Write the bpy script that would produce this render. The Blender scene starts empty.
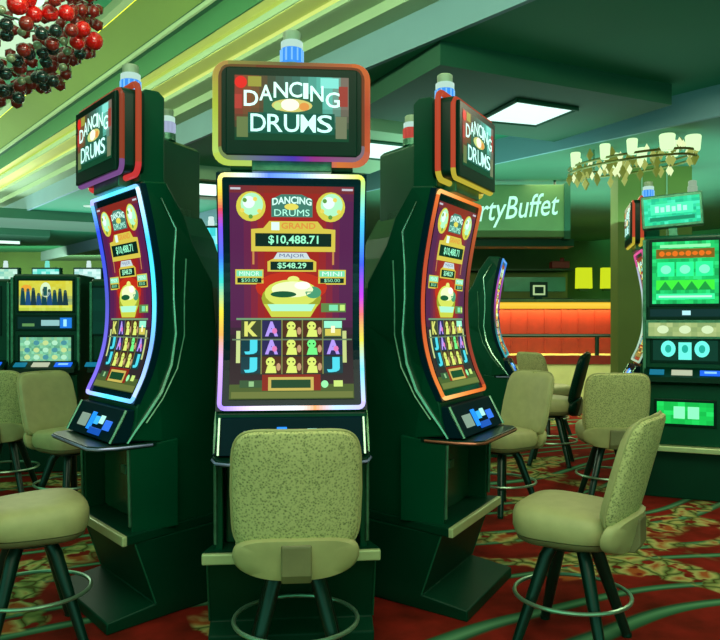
import bpy, bmesh, math, random
from mathutils import Vector, Matrix
random.seed(7)
PI = math.pi
sc = bpy.context.scene
COL = sc.collection
F, E = 760.0, 1.32                       # focal length in pixels, eye height
AL = math.atan(70 / F)
ca, sa = math.cos(AL), math.sin(AL)

# ------------------------------------------------------------------ helpers
def cw(X, Y, z=0.0):
    """camera-frame ground coordinates (right, forward) -> world"""
    return Vector((X * ca + Y * sa, -X * sa + Y * ca, z))

def at(px, py, Y):
    return cw((px - 360) / F * Y, Y, E + (320 - py) / F * Y)

def lin(c, k=1.0):
    out = []
    for v in c[:3]:
        v = v / 255.0
        out.append(k * (v / 12.92 if v <= 0.04045 else ((v + 0.055) / 1.055) ** 2.4))
    return tuple(out)

def mixc(a, b, t):
    return tuple(x + (y - x) * t for x, y in zip(a, b))

def stops(ss, t):
    if t <= ss[0][0]:
        return ss[0][1]
    for (a, ca_), (b, cb_) in zip(ss, ss[1:]):
        if t <= b:
            return mixc(ca_, cb_, (t - a) / max(b - a, 1e-6))
    return ss[-1][1]

class MB:
    """collects faces (with an optional colour each) and links them as one mesh object"""
    def __init__(self):
        self.v, self.f, self.c, self.m = [], [], [], []
    def add(self, vs, fs, col=None, mi=0):
        o = len(self.v)
        self.v += [tuple(p) for p in vs]
        for f in fs:
            self.f.append(tuple(i + o for i in f))
            self.c.append(col)
            self.m.append(mi)
    def box(self, x0, x1, y0, y1, z0, z1, col=None, mi=0, M=None):
        vs = [Vector((x, y, z)) for x in (x0, x1) for y in (y0, y1) for z in (z0, z1)]
        if M is not None:
            vs = [M @ v for v in vs]
        self.add(vs, [(0, 1, 3, 2), (4, 6, 7, 5), (0, 4, 5, 1), (2, 3, 7, 6), (0, 2, 6, 4), (1, 5, 7, 3)], col, mi)
    def prism(self, poly, fn, col=None, mi=0):
        """poly: list of 2-D points; fn(i, side) -> 3-D point for side 0 / 1"""
        n = len(poly)
        vs = [fn(p, 0) for p in poly] + [fn(p, 1) for p in poly]
        fs = [tuple(range(n - 1, -1, -1)), tuple(range(n, 2 * n))]
        fs += [(i, (i + 1) % n, n + (i + 1) % n, n + i) for i in range(n)]
        self.add(vs, fs, col, mi)
    def rings(self, rings, cap=True, closed=False, col=None, mi=0, colfn=None):
        n = len(rings[0])
        vs = [p for r in rings for p in r]
        o = len(self.v)
        self.v += [tuple(p) for p in vs]
        m = len(rings)
        for i in range(m if closed else m - 1):
            j = (i + 1) % m
            for k in range(n):
                l = (k + 1) % n
                self.f.append((o + i * n + k, o + i * n + l, o + j * n + l, o + j * n + k))
                self.c.append(colfn(i) if colfn else col)
                self.m.append(mi)
        if cap and not closed:
            self.f.append(tuple(o + k for k in range(n - 1, -1, -1)))
            self.f.append(tuple(o + (m - 1) * n + k for k in range(n)))
            self.c += [colfn(0) if colfn else col, colfn(m - 1) if colfn else col]
            self.m += [mi, mi]
    def tube(self, pts, r, n=8, closed=False, col=None, colfn=None, rads=None):
        pts = [Vector(p) for p in pts]
        m = len(pts)
        rings = []
        prev = None
        for i, p in enumerate(pts):
            a = pts[(i - 1) % m] if (closed or i > 0) else p
            b = pts[(i + 1) % m] if (closed or i < m - 1) else p
            d = (b - a).normalized()
            if prev is None:
                ref = Vector((0, 0, 1)) if abs(d.z) < 0.9 else Vector((0, 1, 0))
                u = d.cross(ref).normalized()
            else:
                u = (prev - d * prev.dot(d)).normalized()
            prev = u
            w = d.cross(u)
            rr = rads[i] if rads else r
            rings.append([p + (u * math.cos(2 * PI * k / n) + w * math.sin(2 * PI * k / n)) * rr for k in range(n)])
        self.rings(rings, True, closed, col, 0, colfn)
    def lathe(self, prof, n=20, c=(0, 0, 0), col=None):
        self.rings([[(c[0] + r * math.cos(2 * PI * k / n), c[1] + r * math.sin(2 * PI * k / n), c[2] + z) for k in range(n)] for r, z in prof], True, False, col)
    def build(self, name, mat, parent=None, bevel=0, smooth=False, subsurf=0, mats=None):
        me = bpy.data.meshes.new(name)
        me.from_pydata(self.v, [], self.f)
        if any(c is not None for c in self.c):
            a = me.color_attributes.new('Col', 'FLOAT_COLOR', 'CORNER')
            k = 0
            for poly, c in zip(me.polygons, self.c):
                c = c or (1, 1, 1)
                for _ in poly.loop_indices:
                    a.data[k].color = (c[0], c[1], c[2], 1)
                    k += 1
        me.validate()
        bm = bmesh.new(); bm.from_mesh(me)
        bmesh.ops.recalc_face_normals(bm, faces=bm.faces)
        bm.to_mesh(me); bm.free()
        for x in (mats or [mat]):
            me.materials.append(x)
        if mats:
            for poly, mi in zip(me.polygons, self.m):
                poly.material_index = mi
        o = bpy.data.objects.new(name, me)
        COL.objects.link(o)
        if parent is not None:
            o.parent = parent
        if smooth:
            for p in me.polygons:
                p.use_smooth = True
            if hasattr(me, 'set_sharp_from_angle'):
                me.set_sharp_from_angle(angle=math.radians(42))
        if bevel:
            b = o.modifiers.new('edge', 'BEVEL'); b.width = bevel; b.segments = 2; b.limit_method = 'ANGLE'; b.angle_limit = 0.6
        if subsurf:
            s = o.modifiers.new('soft', 'SUBSURF'); s.levels = subsurf; s.render_levels = subsurf
        return o

def tag(o, label=None, cat=None, group=None, kind=None):
    if label: o['label'] = label
    if cat: o['category'] = cat
    if group: o['group'] = group
    if kind: o['kind'] = kind
    return o

def empty(name, loc, rz, label, cat, group=None):
    o = bpy.data.objects.new(name, None)
    o.empty_display_size = 0.1
    COL.objects.link(o)
    o.location = loc
    o.rotation_euler = (0, 0, rz)
    return tag(o, label, cat, group)

def copy_tree(o, parent=None):
    c = o.copy(); COL.objects.link(c)
    if parent is not None:
        c.parent = parent
    for ch in list(o.children):
        copy_tree(ch, c)
    return c

def place(root, loc, rz, label, group=None):
    c = copy_tree(root)
    c.location = loc
    c.rotation_euler = (0, 0, rz)
    c['label'] = label
    if group: c['group'] = group
    return c

def kids(o, stem):
    out = []
    for ch in o.children:
        if ch.name.split('.')[0] == stem: out.append(ch)
        out += kids(ch, stem)
    return out

# ------------------------------------------------------------------ materials
MATS = {}
def mat(name, rgb, rough=0.5, metal=0.0, var=0.12, scale=6.0, spec=0.5, bump=0.0, coat=0.0):
    m = bpy.data.materials.new(name); m.use_nodes = True
    nt = m.node_tree; N = nt.nodes; L = nt.links
    b = N['Principled BSDF']
    c = lin(rgb)
    tc = N.new('ShaderNodeTexCoord'); nz = N.new('ShaderNodeTexNoise')
    nz.inputs['Scale'].default_value = scale; nz.inputs['Detail'].default_value = 4
    L.new(tc.outputs['Object'], nz.inputs['Vector'])
    r = N.new('ShaderNodeValToRGB')
    r.color_ramp.elements[0].position = 0.3; r.color_ramp.elements[1].position = 0.7
    r.color_ramp.elements[0].color = tuple(x * (1 - var) for x in c) + (1,)
    r.color_ramp.elements[1].color = tuple(min(1, x * (1 + var)) for x in c) + (1,)
    L.new(nz.outputs['Fac'], r.inputs['Fac']); L.new(r.outputs['Color'], b.inputs['Base Color'])
    b.inputs['Roughness'].default_value = rough; b.inputs['Metallic'].default_value = metal
    b.inputs['Specular IOR Level'].default_value = spec
    b.inputs['Coat Weight'].default_value = coat
    if bump:
        bp = N.new('ShaderNodeBump'); bp.inputs['Strength'].default_value = bump; bp.inputs['Distance'].default_value = 0.01
        L.new(nz.outputs['Fac'], bp.inputs['Height']); L.new(bp.outputs['Normal'], b.inputs['Normal'])
    MATS[name] = m
    return m

def glow(name, rgb=None, k=1.0):
    """a lamp, a lit screen, a light strip, or crystal drops given a glow: emission from a fixed colour or from the face colours"""
    m = bpy.data.materials.new(name); m.use_nodes = True
    nt = m.node_tree; N = nt.nodes; L = nt.links
    b = N['Principled BSDF']
    b.inputs['Base Color'].default_value = (0.01, 0.01, 0.01, 1)
    b.inputs['Roughness'].default_value = 0.25
    b.inputs['Specular IOR Level'].default_value = 0.06
    if rgb is None:
        a = N.new('ShaderNodeAttribute'); a.attribute_name = 'Col'
        L.new(a.outputs['Color'], b.inputs['Emission Color'])
    else:
        b.inputs['Emission Color'].default_value = lin(rgb) + (1,)
    b.inputs['Emission Strength'].default_value = k
    return m

CAB = mat('cabinet_lacquer', (0, 66, 42), 0.3, 0, 0.15, 3, spec=.22)
CAB2 = mat('base_laminate', (0, 54, 35), 0.45, 0, 0.15, 3, spec=.15)
BLACK = mat('black_plastic', (0, 40, 28), 0.3, 0, 0.1, 8, spec=.15)
NAVY = mat('bezel_glass', (0, 34, 46), 0.15, 0, 0.1, 3, spec=.15)
CHROME = mat('brushed_chrome', (150, 190, 165), 0.25, 0.9, 0.15, 40)
TRIM = mat('grey_metal_trim', (74, 128, 100), 0.35, 0.6, 0.3, 25)
LEDGE = mat('pale_metal_ledge', (190, 205, 150), 0.35, 0.3, 0.06, 20)
TAN = mat('tan_vinyl', (176, 174, 120), 0.55, 0, 0.08, 14, bump=0.05)
OLIVE = mat('olive_bracket', (118, 116, 78), 0.55, 0, 0.1, 14)
LEG = mat('dark_leg_steel', (0, 44, 34), 0.3, 0.2, 0.1, 10)
RING = mat('foot_ring_steel', (150, 190, 160), 0.3, 0.75, 0.1, 30)
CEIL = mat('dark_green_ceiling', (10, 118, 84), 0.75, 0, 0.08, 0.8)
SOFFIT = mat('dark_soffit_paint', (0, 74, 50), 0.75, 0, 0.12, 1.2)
FASCIA = mat('blue_grey_fascia', (98, 138, 148), 0.7, 0, 0.06, 1.5)
LOWC = mat('low_ceiling_paint', (56, 112, 84), 0.8, 0, 0.15, .9)
RISER = mat('green_riser_paint', (40, 104, 62), 0.8, 0, 0.05, 1.5)
PLASTER = mat('cream_plaster', (196, 206, 124), 0.8, 0, 0.05, 1.5)
PLASTER2 = mat('grey_green_plaster', (138, 168, 134), 0.8, 0, 0.05, 1.5)
COVE = mat('olive_cove_paint', (80, 112, 46), 0.8, 0, 0.08, 1.0)
WALL = mat('olive_wall_paint', (56, 96, 44), 0.8, 0, 0.35, 0.7)
PANEL = mat('olive_column_panel', (104, 122, 52), 0.6, 0, 0.12, 1.6)
CREAM = mat('cream_stone', (214, 220, 150), 0.7, 0, 0.08, 4)
REDP = mat('red_bar_front', (128, 30, 18), 0.5, 0, 0.12, 9)
DARKW = mat('dark_green_wood', (30, 76, 34), 0.5, 0, 0.25, 3)
SCREEN = glow('lit_screen', None, 1.15)
NEON = glow('light_tube', None, 1.0)

def fabric():
    m = bpy.data.materials.new('speckled_fabric'); m.use_nodes = True
    N = m.node_tree.nodes; L = m.node_tree.links; b = N['Principled BSDF']
    tc = N.new('ShaderNodeTexCoord'); vo = N.new('ShaderNodeTexVoronoi'); vo.inputs['Scale'].default_value = 120
    nz = N.new('ShaderNodeTexNoise'); nz.inputs['Scale'].default_value = 85; nz.inputs['Detail'].default_value = 3
    L.new(tc.outputs['Object'], vo.inputs['Vector']); L.new(tc.outputs['Object'], nz.inputs['Vector'])
    mu = N.new('ShaderNodeMath'); mu.operation = 'MULTIPLY_ADD'; mu.inputs[1].default_value = 0.7
    L.new(nz.outputs['Fac'], mu.inputs[0]); L.new(vo.outputs['Distance'], mu.inputs[2])
    r = N.new('ShaderNodeValToRGB'); e = r.color_ramp.elements
    e[0].position = 0.42; e[0].color = lin((108, 120, 76)) + (1,)
    e[1].position = 0.95; e[1].color = lin((202, 202, 140)) + (1,)
    x = e.new(0.62); x.color = lin((160, 164, 110)) + (1,)
    L.new(mu.outputs[0], r.inputs['Fac']); L.new(r.outputs['Color'], b.inputs['Base Color'])
    b.inputs['Roughness'].default_value = 0.85; b.inputs['Specular IOR Level'].default_value = 0.2
    return m
FABRIC = fabric()

CX, CY = 1.7, 0.9
def carpet():
    m = bpy.data.materials.new('patterned_carpet'); m.use_nodes = True
    nt = m.node_tree; N = nt.nodes; L = nt.links; b = N['Principled BSDF']
    tc = N.new('ShaderNodeTexCoord')
    def noise(scale, detail=2, dist=0.0):
        n = N.new('ShaderNodeTexNoise'); n.inputs['Scale'].default_value = scale
        n.inputs['Detail'].default_value = detail; n.inputs['Distortion'].default_value = dist
        L.new(tc.outputs['Object'], n.inputs['Vector']); return n
    def ramp(src, ss, interp='LINEAR'):
        r = N.new('ShaderNodeValToRGB'); r.color_ramp.interpolation = interp
        e = r.color_ramp.elements
        e[0].position, e[0].color = ss[0][0], ss[0][1]
        e[1].position, e[1].color = ss[-1][0], ss[-1][1]
        for p, c in ss[1:-1]:
            x = e.new(p); x.color = c
        L.new(src, r.inputs['Fac']); return r
    def mix(fac, a, bb):
        x = N.new('ShaderNodeMix'); x.data_type = 'RGBA'
        L.new(fac, x.inputs['Factor']); L.new(a, x.inputs[6]); L.new(bb, x.inputs[7]); return x.outputs[2]
    C = lambda c: lin(c) + (1,)
    g = lambda v: (v, v, v, 1)
    base = ramp(noise(5, 4).outputs['Fac'], [(0.3, C((86, 26, 14))), (0.7, C((142, 36, 26)))])
    # sweeping teal and dark green ribbons
    wv = N.new('ShaderNodeTexWave'); wv.inputs['Scale'].default_value = 0.42; wv.inputs['Distortion'].default_value = 9
    wv.inputs['Detail'].default_value = 1.0; wv.inputs['Detail Scale'].default_value = 0.7
    mp = N.new('ShaderNodeMapping'); mp.inputs['Rotation'].default_value = (0, 0, 1.2); mp.inputs['Location'].default_value = (0.6, 1.2, 0)
    L.new(tc.outputs['Object'], mp.inputs['Vector']); L.new(mp.outputs['Vector'], wv.inputs['Vector'])
    rib = ramp(wv.outputs['Color'], [(0.0, g(0)), (0.60, g(0)), (0.64, g(1)), (0.86, g(1)), (0.9, g(0)), (1.0, g(0))])
    ribc = ramp(wv.outputs['Color'], [(0.6, C((40, 60, 30))), (0.68, C((52, 104, 72))), (0.78, C((96, 150, 110))), (0.86, C((30, 80, 54)))])
    c1 = mix(rib.outputs['Color'], base.outputs['Color'], ribc.outputs['Color'])
    # gold leaf clusters
    vo = N.new('ShaderNodeTexVoronoi'); vo.inputs['Scale'].default_value = 7.5; vo.feature = 'DISTANCE_TO_EDGE'
    nz = noise(3, 3)
    ad = N.new('ShaderNodeMix'); ad.data_type = 'RGBA'; ad.inputs['Factor'].default_value = 0.25
    L.new(tc.outputs['Object'], ad.inputs[6]); L.new(nz.outputs['Color'], ad.inputs[7]); L.new(ad.outputs[2], vo.inputs['Vector'])
    leaf = ramp(vo.outputs['Distance'], [(0.0, C((70, 60, 24))), (0.05, C((104, 124, 66))), (0.16, C((176, 172, 104))), (0.3, C((160, 84, 40)))])
    nm = noise(0.95, 2, 1.2)
    mpp = N.new('ShaderNodeMapping'); mpp.inputs['Location'].default_value = (CX, CY, 0)
    L.new(tc.outputs['Object'], mpp.inputs['Vector']); L.new(mpp.outputs['Vector'], nm.inputs['Vector'])
    mask = ramp(nm.outputs['Fac'], [(0.535, g(0)), (0.57, g(1))])
    cut = ramp(noise(9, 2).outputs['Fac'], [(0.40, g(0)), (0.46, g(1))])
    mm = N.new('ShaderNodeMath'); mm.operation = 'MULTIPLY'
    L.new(mask.outputs['Color'], mm.inputs[0]); L.new(cut.outputs['Color'], mm.inputs[1])
    c2 = mix(mm.outputs[0], c1, leaf.outputs['Color'])
    L.new(c2, b.inputs['Base Color'])
    b.inputs['Roughness'].default_value = 0.95; b.inputs['Specular IOR Level'].default_value = 0.05
    return m
CARPET = carpet()

# ------------------------------------------------------------------ lettering
def letters(s, shear=0.0, spacing=1.0, bold=0.0):
    cu = bpy.data.curves.new('lettering', 'FONT')
    cu.body = s; cu.shear = shear; cu.space_character = spacing; cu.resolution_u = 3; cu.offset = bold
    o = bpy.data.objects.new('lettering', cu); COL.objects.link(o)
    dg = bpy.context.evaluated_depsgraph_get(); dg.update()
    me = o.evaluated_get(dg).to_mesh()
    vs = [(v.co.x, v.co.y) for v in me.vertices]
    fs = [tuple(p.vertices) for p in me.polygons]
    o.evaluated_get(dg).to_mesh_clear()
    bpy.data.objects.remove(o); bpy.data.curves.remove(cu)
    return vs, fs

class Gfx:
    """pictures on a lit display, laid out in picture units (x right, y down)"""
    def __init__(self):
        self.items = []
    def poly(self, pts, col, lay=1, k=1.0):
        self.items.append((pts, [tuple(range(len(pts)))], lin(col, k), lay))
    def rect(self, x0, y0, x1, y1, col, lay=1, k=1.0):
        self.poly([(x0, y0), (x1, y0), (x1, y1), (x0, y1)], col, lay, k)
    def ell(self, cx, cy, rx, ry, col, lay=1, k=1.0, n=20, a0=0, a1=2 * PI):
        self.poly([(cx + rx * math.cos(a0 + (a1 - a0) * i / n), cy + ry * math.sin(a0 + (a1 - a0) * i / n)) for i in range(n + (a1 - a0 < 6))], col, lay, k)
    def grid(self, x0, y0, x1, y1, nx, ny, fn, lay=0):
        for i in range(nx):
            for j in range(ny):
                a, b = x0 + (x1 - x0) * i / nx, x0 + (x1 - x0) * (i + 1) / nx
                c, d = y0 + (y1 - y0) * j / ny, y0 + (y1 - y0) * (j + 1) / ny
                self.items.append(([(a, c), (b, c), (b, d), (a, d)], [(0, 1, 2, 3)], fn((i + .5) / nx, (j + .5) / ny), lay))
    def text(self, s, x0, x1, y0, y1, col, lay=3, k=1.0, shear=0, bold=0.0, arch=0.0, rise=0.0):
        vs, fs = letters(s, shear, 1.0, bold)
        ax, bx = min(v[0] for v in vs), max(v[0] for v in vs)
        ay, by = min(v[1] for v in vs), max(v[1] for v in vs)
        pts = []
        for x, y in vs:
            u = (x - ax) / (bx - ax); w = (y - ay) / (by - ay)
            X = x0 + (x1 - x0) * u
            Y = y1 - (y1 - y0) * w + arch * (2 * u - 1) ** 2 - rise * u
            pts.append((X, Y))
        self.items.append((pts, fs, lin(col, k), lay))
    def mesh(self, fn, cuts=None):
        mb = MB()
        for pts, fs, c, lay in self.items:
            if cuts:
                bm = bmesh.new()
                vs = [bm.verts.new((x, y, 0)) for x, y in pts]
                for f in fs:
                    try: bm.faces.new([vs[i] for i in f])
                    except ValueError: pass
                lo, hi = min(p[1] for p in pts), max(p[1] for p in pts)
                for y in cuts:
                    if lo + .2 < y < hi - .2:
                        bmesh.ops.bisect_plane(bm, geom=bm.verts[:] + bm.edges[:] + bm.faces[:], plane_co=(0, y, 0), plane_no=(0, 1, 0), dist=1e-4)
                bm.verts.index_update()
                pts = [(v.co.x, v.co.y) for v in bm.verts]
                fs = [tuple(v.index for v in f.verts) for f in bm.faces]
                bm.free()
            mb.add([fn(x, y, lay) for x, y in pts], fs, c)
        return mb

# ------------------------------------------------------------------ room
VX, VY, WX, WY = -0.616, 0.788, 0.788, 0.616      # ceiling runs along V, W is across it
def cp(p, t, h):
    return cw(WX * p + VX * t, WY * p + VY * t, E + h)

def run(name, poly, t0, t1, m, kind='structure'):
    mb = MB()
    mb.prism(poly, lambda q, s: cp(q[0], t1 if s else t0, q[1]))
    o = mb.build(name, m)
    tag(o, kind=kind)
    return o
def runbox(name, p0, p1, h0, h1, t0, t1, m):
    return run(name, [(p0, h0), (p1, h0), (p1, h1), (p0, h1)], t0, t1, m)

ROT = Matrix.Rotation(-AL, 4, 'Z')
mb = MB(); mb.box(-16, 14, -6, 22, -0.1, 0, M=ROT)
floor = tag(mb.build('floor', CARPET), kind='structure')

T0, T1 = -8, 24
runbox('ceiling', 3.66, 6.25, 1.95, 2.05, T0, T1, CEIL)
runbox('trim_1', 3.62, 3.66, 1.93, 2.18, T0, T1, FASCIA)
runbox('trim_2', 3.45, 3.66, 2.18, 3.1, T0, T1, PLASTER2)
runbox('trim_3', 3.27, 3.45, 2.26, 3.1, T0, T1, PLASTER2)
runbox('trim_4', 3.08, 3.27, 2.33, 3.1, T0, T1, PLASTER)
runbox('trim_5', 2.97, 3.08, 2.42, 3.1, T0, T1, PLASTER)
runbox('trim_20', 2.955, 2.972, 2.42, 2.64, T0, T1, RISER)
runbox('trim_21', 3.065, 3.082, 2.335, 2.41, T0, T1, PLASTER2)
runbox('trim_22', 3.255, 3.272, 2.262, 2.325, T0, T1, PLASTER2)
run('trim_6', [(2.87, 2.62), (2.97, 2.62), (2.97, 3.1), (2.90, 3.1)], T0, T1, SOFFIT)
runbox('trim_7', 2.86, 2.885, 2.60, 2.64, T0, T1, PLASTER2)
run('trim_8', [(2.87, 2.66), (2.90, 3.1), (2.60, 3.1), (2.60, 2.92)], T0, T1, COVE)
runbox('trim_9', 2.52, 2.60, 2.86, 3.1, T0, T1, PLASTER2)
runbox('ceiling_1', -5, 2.52, 2.95, 3.1, T0, T1, CEIL)
runbox('trim_10', 6.21, 6.25, 1.69, 1.97, T0, T1, FASCIA)
runbox('ceiling_2', 6.25, 14, 1.70, 1.8, T0, T1, LOWC)

# glowing cove strips: lamps of the room
def strip(name, p0, p1, h0, h1, t0, t1, rgb, k, label):
    mb = MB()
    mb.prism([(p0, h0), (p1, h0), (p1, h1), (p0, h1)], lambda q, s: cp(q[0], t1 if s else t0, q[1]))
    return tag(mb.build(name, glow(name, rgb, k)), label, 'cove light', None)
strip('cove_light', 3.243, 3.254, 2.30, 2.325, -6, 20, (214, 232, 120), 1.0, 'long yellow light strip tucked under the widest cream step of the ceiling cove')
strip('cove_light', 3.053, 3.064, 2.39, 2.415, -6, 20, (190, 220, 90), .8, 'long yellow light strip under the narrow cream step nearest the dark band of the cove')
strip('cove_light', 2.61, 2.63, 2.885, 2.90, -6, 20, (196, 200, 40), 3.0, 'olive yellow light strip along the top of the sloping cove beside the glowing ceiling')

# luminous ceiling over the raised middle
def lum(name, quad, h, rgb, k, label, group=None, frame=None):
    root = empty(name, cw(sum(q[0] for q in quad) / 4, sum(q[1] for q in quad) / 4, E + h), 0, label, 'ceiling light', group)
    org = root.location
    mb = MB()
    top = [cw(x, y, E + h + 0.05) - org for x, y in quad]; bot = [cw(x, y, E + h) - org for x, y in quad]
    mb.add(top + bot, [(3, 2, 1, 0), (4, 5, 6, 7), (0, 1, 5, 4), (1, 2, 6, 5), (2, 3, 7, 6), (3, 0, 4, 7)])
    mb.build('diffuser', glow('diffuser_glow', rgb, k), root)
    mb = MB()
    for a, b in zip(bot, bot[1:] + bot[:1]):
        mb.tube([a, b], 0.018, 6)
    mb.build('frame', frame or SOFFIT, root)
    return root
def pq(p, t):
    return (WX * p + VX * t, WY * p + VY * t)
lum('luminous_ceiling', [pq(-1.6, -4), pq(2.22, -4), pq(2.22, 9), pq(-1.6, 9)], 2.88, (196, 240, 190), 0.9, 'large glowing pale green ceiling panel above the red beaded chandelier', frame=PLASTER2)

# dropped dark coffers with white light panels, one row along the ceiling
A1, A2 = Vector((0.898, 0.44)), Vector((-0.44, 0.898))
def coffer(name, near_right, w, d, drop=1.78, m=SOFFIT):
    c = Vector(near_right)
    q = [c - A1 * w, c, c + A2 * d, c - A1 * w + A2 * d]
    mb = MB()
    lo = [cw(x, y, E + drop) for x, y in q]; hi = [cw(x, y, E + 1.955) for x, y in q]
    mb.add(lo + hi, [(3, 2, 1, 0), (4, 5, 6, 7), (0, 1, 5, 4), (1, 2, 6, 5), (2, 3, 7, 6), (3, 0, 4, 7)])
    return tag(mb.build(name, m), kind='structure')
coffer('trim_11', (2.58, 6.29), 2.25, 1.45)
lum('ceiling_light', [(1.26, 6.10), (1.82, 6.36), (1.60, 6.90), (1.05, 6.72)], 1.765, (214, 255, 246), 1.3, 'white light panel in the dark ceiling soffit above the buffet sign', 'white panels set into the dark ceiling soffits')
coffer('trim_12', (0.95, 7.55), 1.9, 1.9, m=PLASTER2)
lum('ceiling_light', [(-0.45, 7.25), (0.52, 7.7), (0.25, 8.35), (-0.72, 7.9)], 1.765, (220, 255, 246), 1.25, 'white light panel between the middle and right machine toppers', 'white panels set into the dark ceiling soffits')
coffer('trim_13', (-1.35, 9.9), 1.9, 1.6, m=PLASTER2)
lum('ceiling_light', [(-2.85, 9.35), (-1.65, 9.93), (-2.05, 10.85), (-3.25, 10.27)], 1.765, (220, 255, 240), 1.25, 'white light panel between the left and middle machine toppers', 'white panels set into the dark ceiling soffits')
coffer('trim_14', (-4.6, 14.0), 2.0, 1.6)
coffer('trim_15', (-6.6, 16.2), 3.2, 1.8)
lum('ceiling_light', [(-8.6, 16.4), (-7.55, 16.9), (-7.9, 17.7), (-9.0, 17.2)], 1.765, (220, 255, 240), 1.25, 'small far white light panel above the yellow slot screen', 'white panels set into the dark ceiling soffits')

# walls
mb = MB(); mb.box(-16, 14, 21.8, 22, 0, 4.4, M=ROT); tag(mb.build('wall_back', WALL), kind='structure')
mb = MB(); mb.box(-16, -15.8, -6, 22, 0, 4.4, M=ROT); tag(mb.build('wall_left', WALL), kind='structure')
mb = MB(); mb.box(13.8, 14, -6, 22, 0, 4.4, M=ROT); tag(mb.build('wall_right', WALL), kind='structure')
# recessed downlights in the ceiling beyond the cove
for px, py in ((25, 212), (68, 226), (640, 40), (90, 206)):
    Y = 1.95 * F / (320 - py)
    c = cw((px - 360) / F * Y, Y, E + 1.94)
    if px == 640: continue
    mb = MB(); mb.lathe([(0.0, 0.0), (0.11, 0.0), (0.11, 0.012), (0.0, 0.012)], 16)
    o = mb.build('downlight', glow('downlight_glow', (200, 240, 220), 0.9)); o.location = c
    lb = {25: 'small round ceiling light high over the yellow slot screen, outermost of three', 68: 'small round ceiling light beside the blue lit screen edge, lowest of three', 90: 'small round ceiling light just under the blue grey fascia, innermost of three'}[px]
    tag(o, lb, 'ceiling light', 'small round downlights beyond the cove')

# ------------------------------------------------------------------ curved slot machine
PROF = [(0.93, .118), (0.98, .096), (1.08, .05), (1.22, .012), (1.38, 0), (1.55, .010), (1.72, .038), (1.85, .066), (1.94, .088)]
def U(z):
    if z <= PROF[0][0]: return PROF[0][1]
    if z >= PROF[-1][0]: return PROF[-1][1]
    for i in range(len(PROF) - 1):
        z0, u0 = PROF[i]; z1, u1 = PROF[i + 1]
        if z0 <= z <= z1:
            m0 = (u1 - PROF[max(i - 1, 0)][1]) / (z1 - PROF[max(i - 1, 0)][0])
            m1 = (PROF[min(i + 2, len(PROF) - 1)][1] - u0) / (PROF[min(i + 2, len(PROF) - 1)][0] - z0)
            t = (z - z0) / (z1 - z0); d = z1 - z0
            return (2 * t**3 - 3 * t**2 + 1) * u0 + (t**3 - 2 * t**2 + t) * d * m0 + (-2 * t**3 + 3 * t**2) * u1 + (t**3 - t**2) * d * m1
def HW(u):
    return 0.305 if u > 0 else 0.305 + 0.30 * u       # the cabinet narrows to its back

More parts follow.
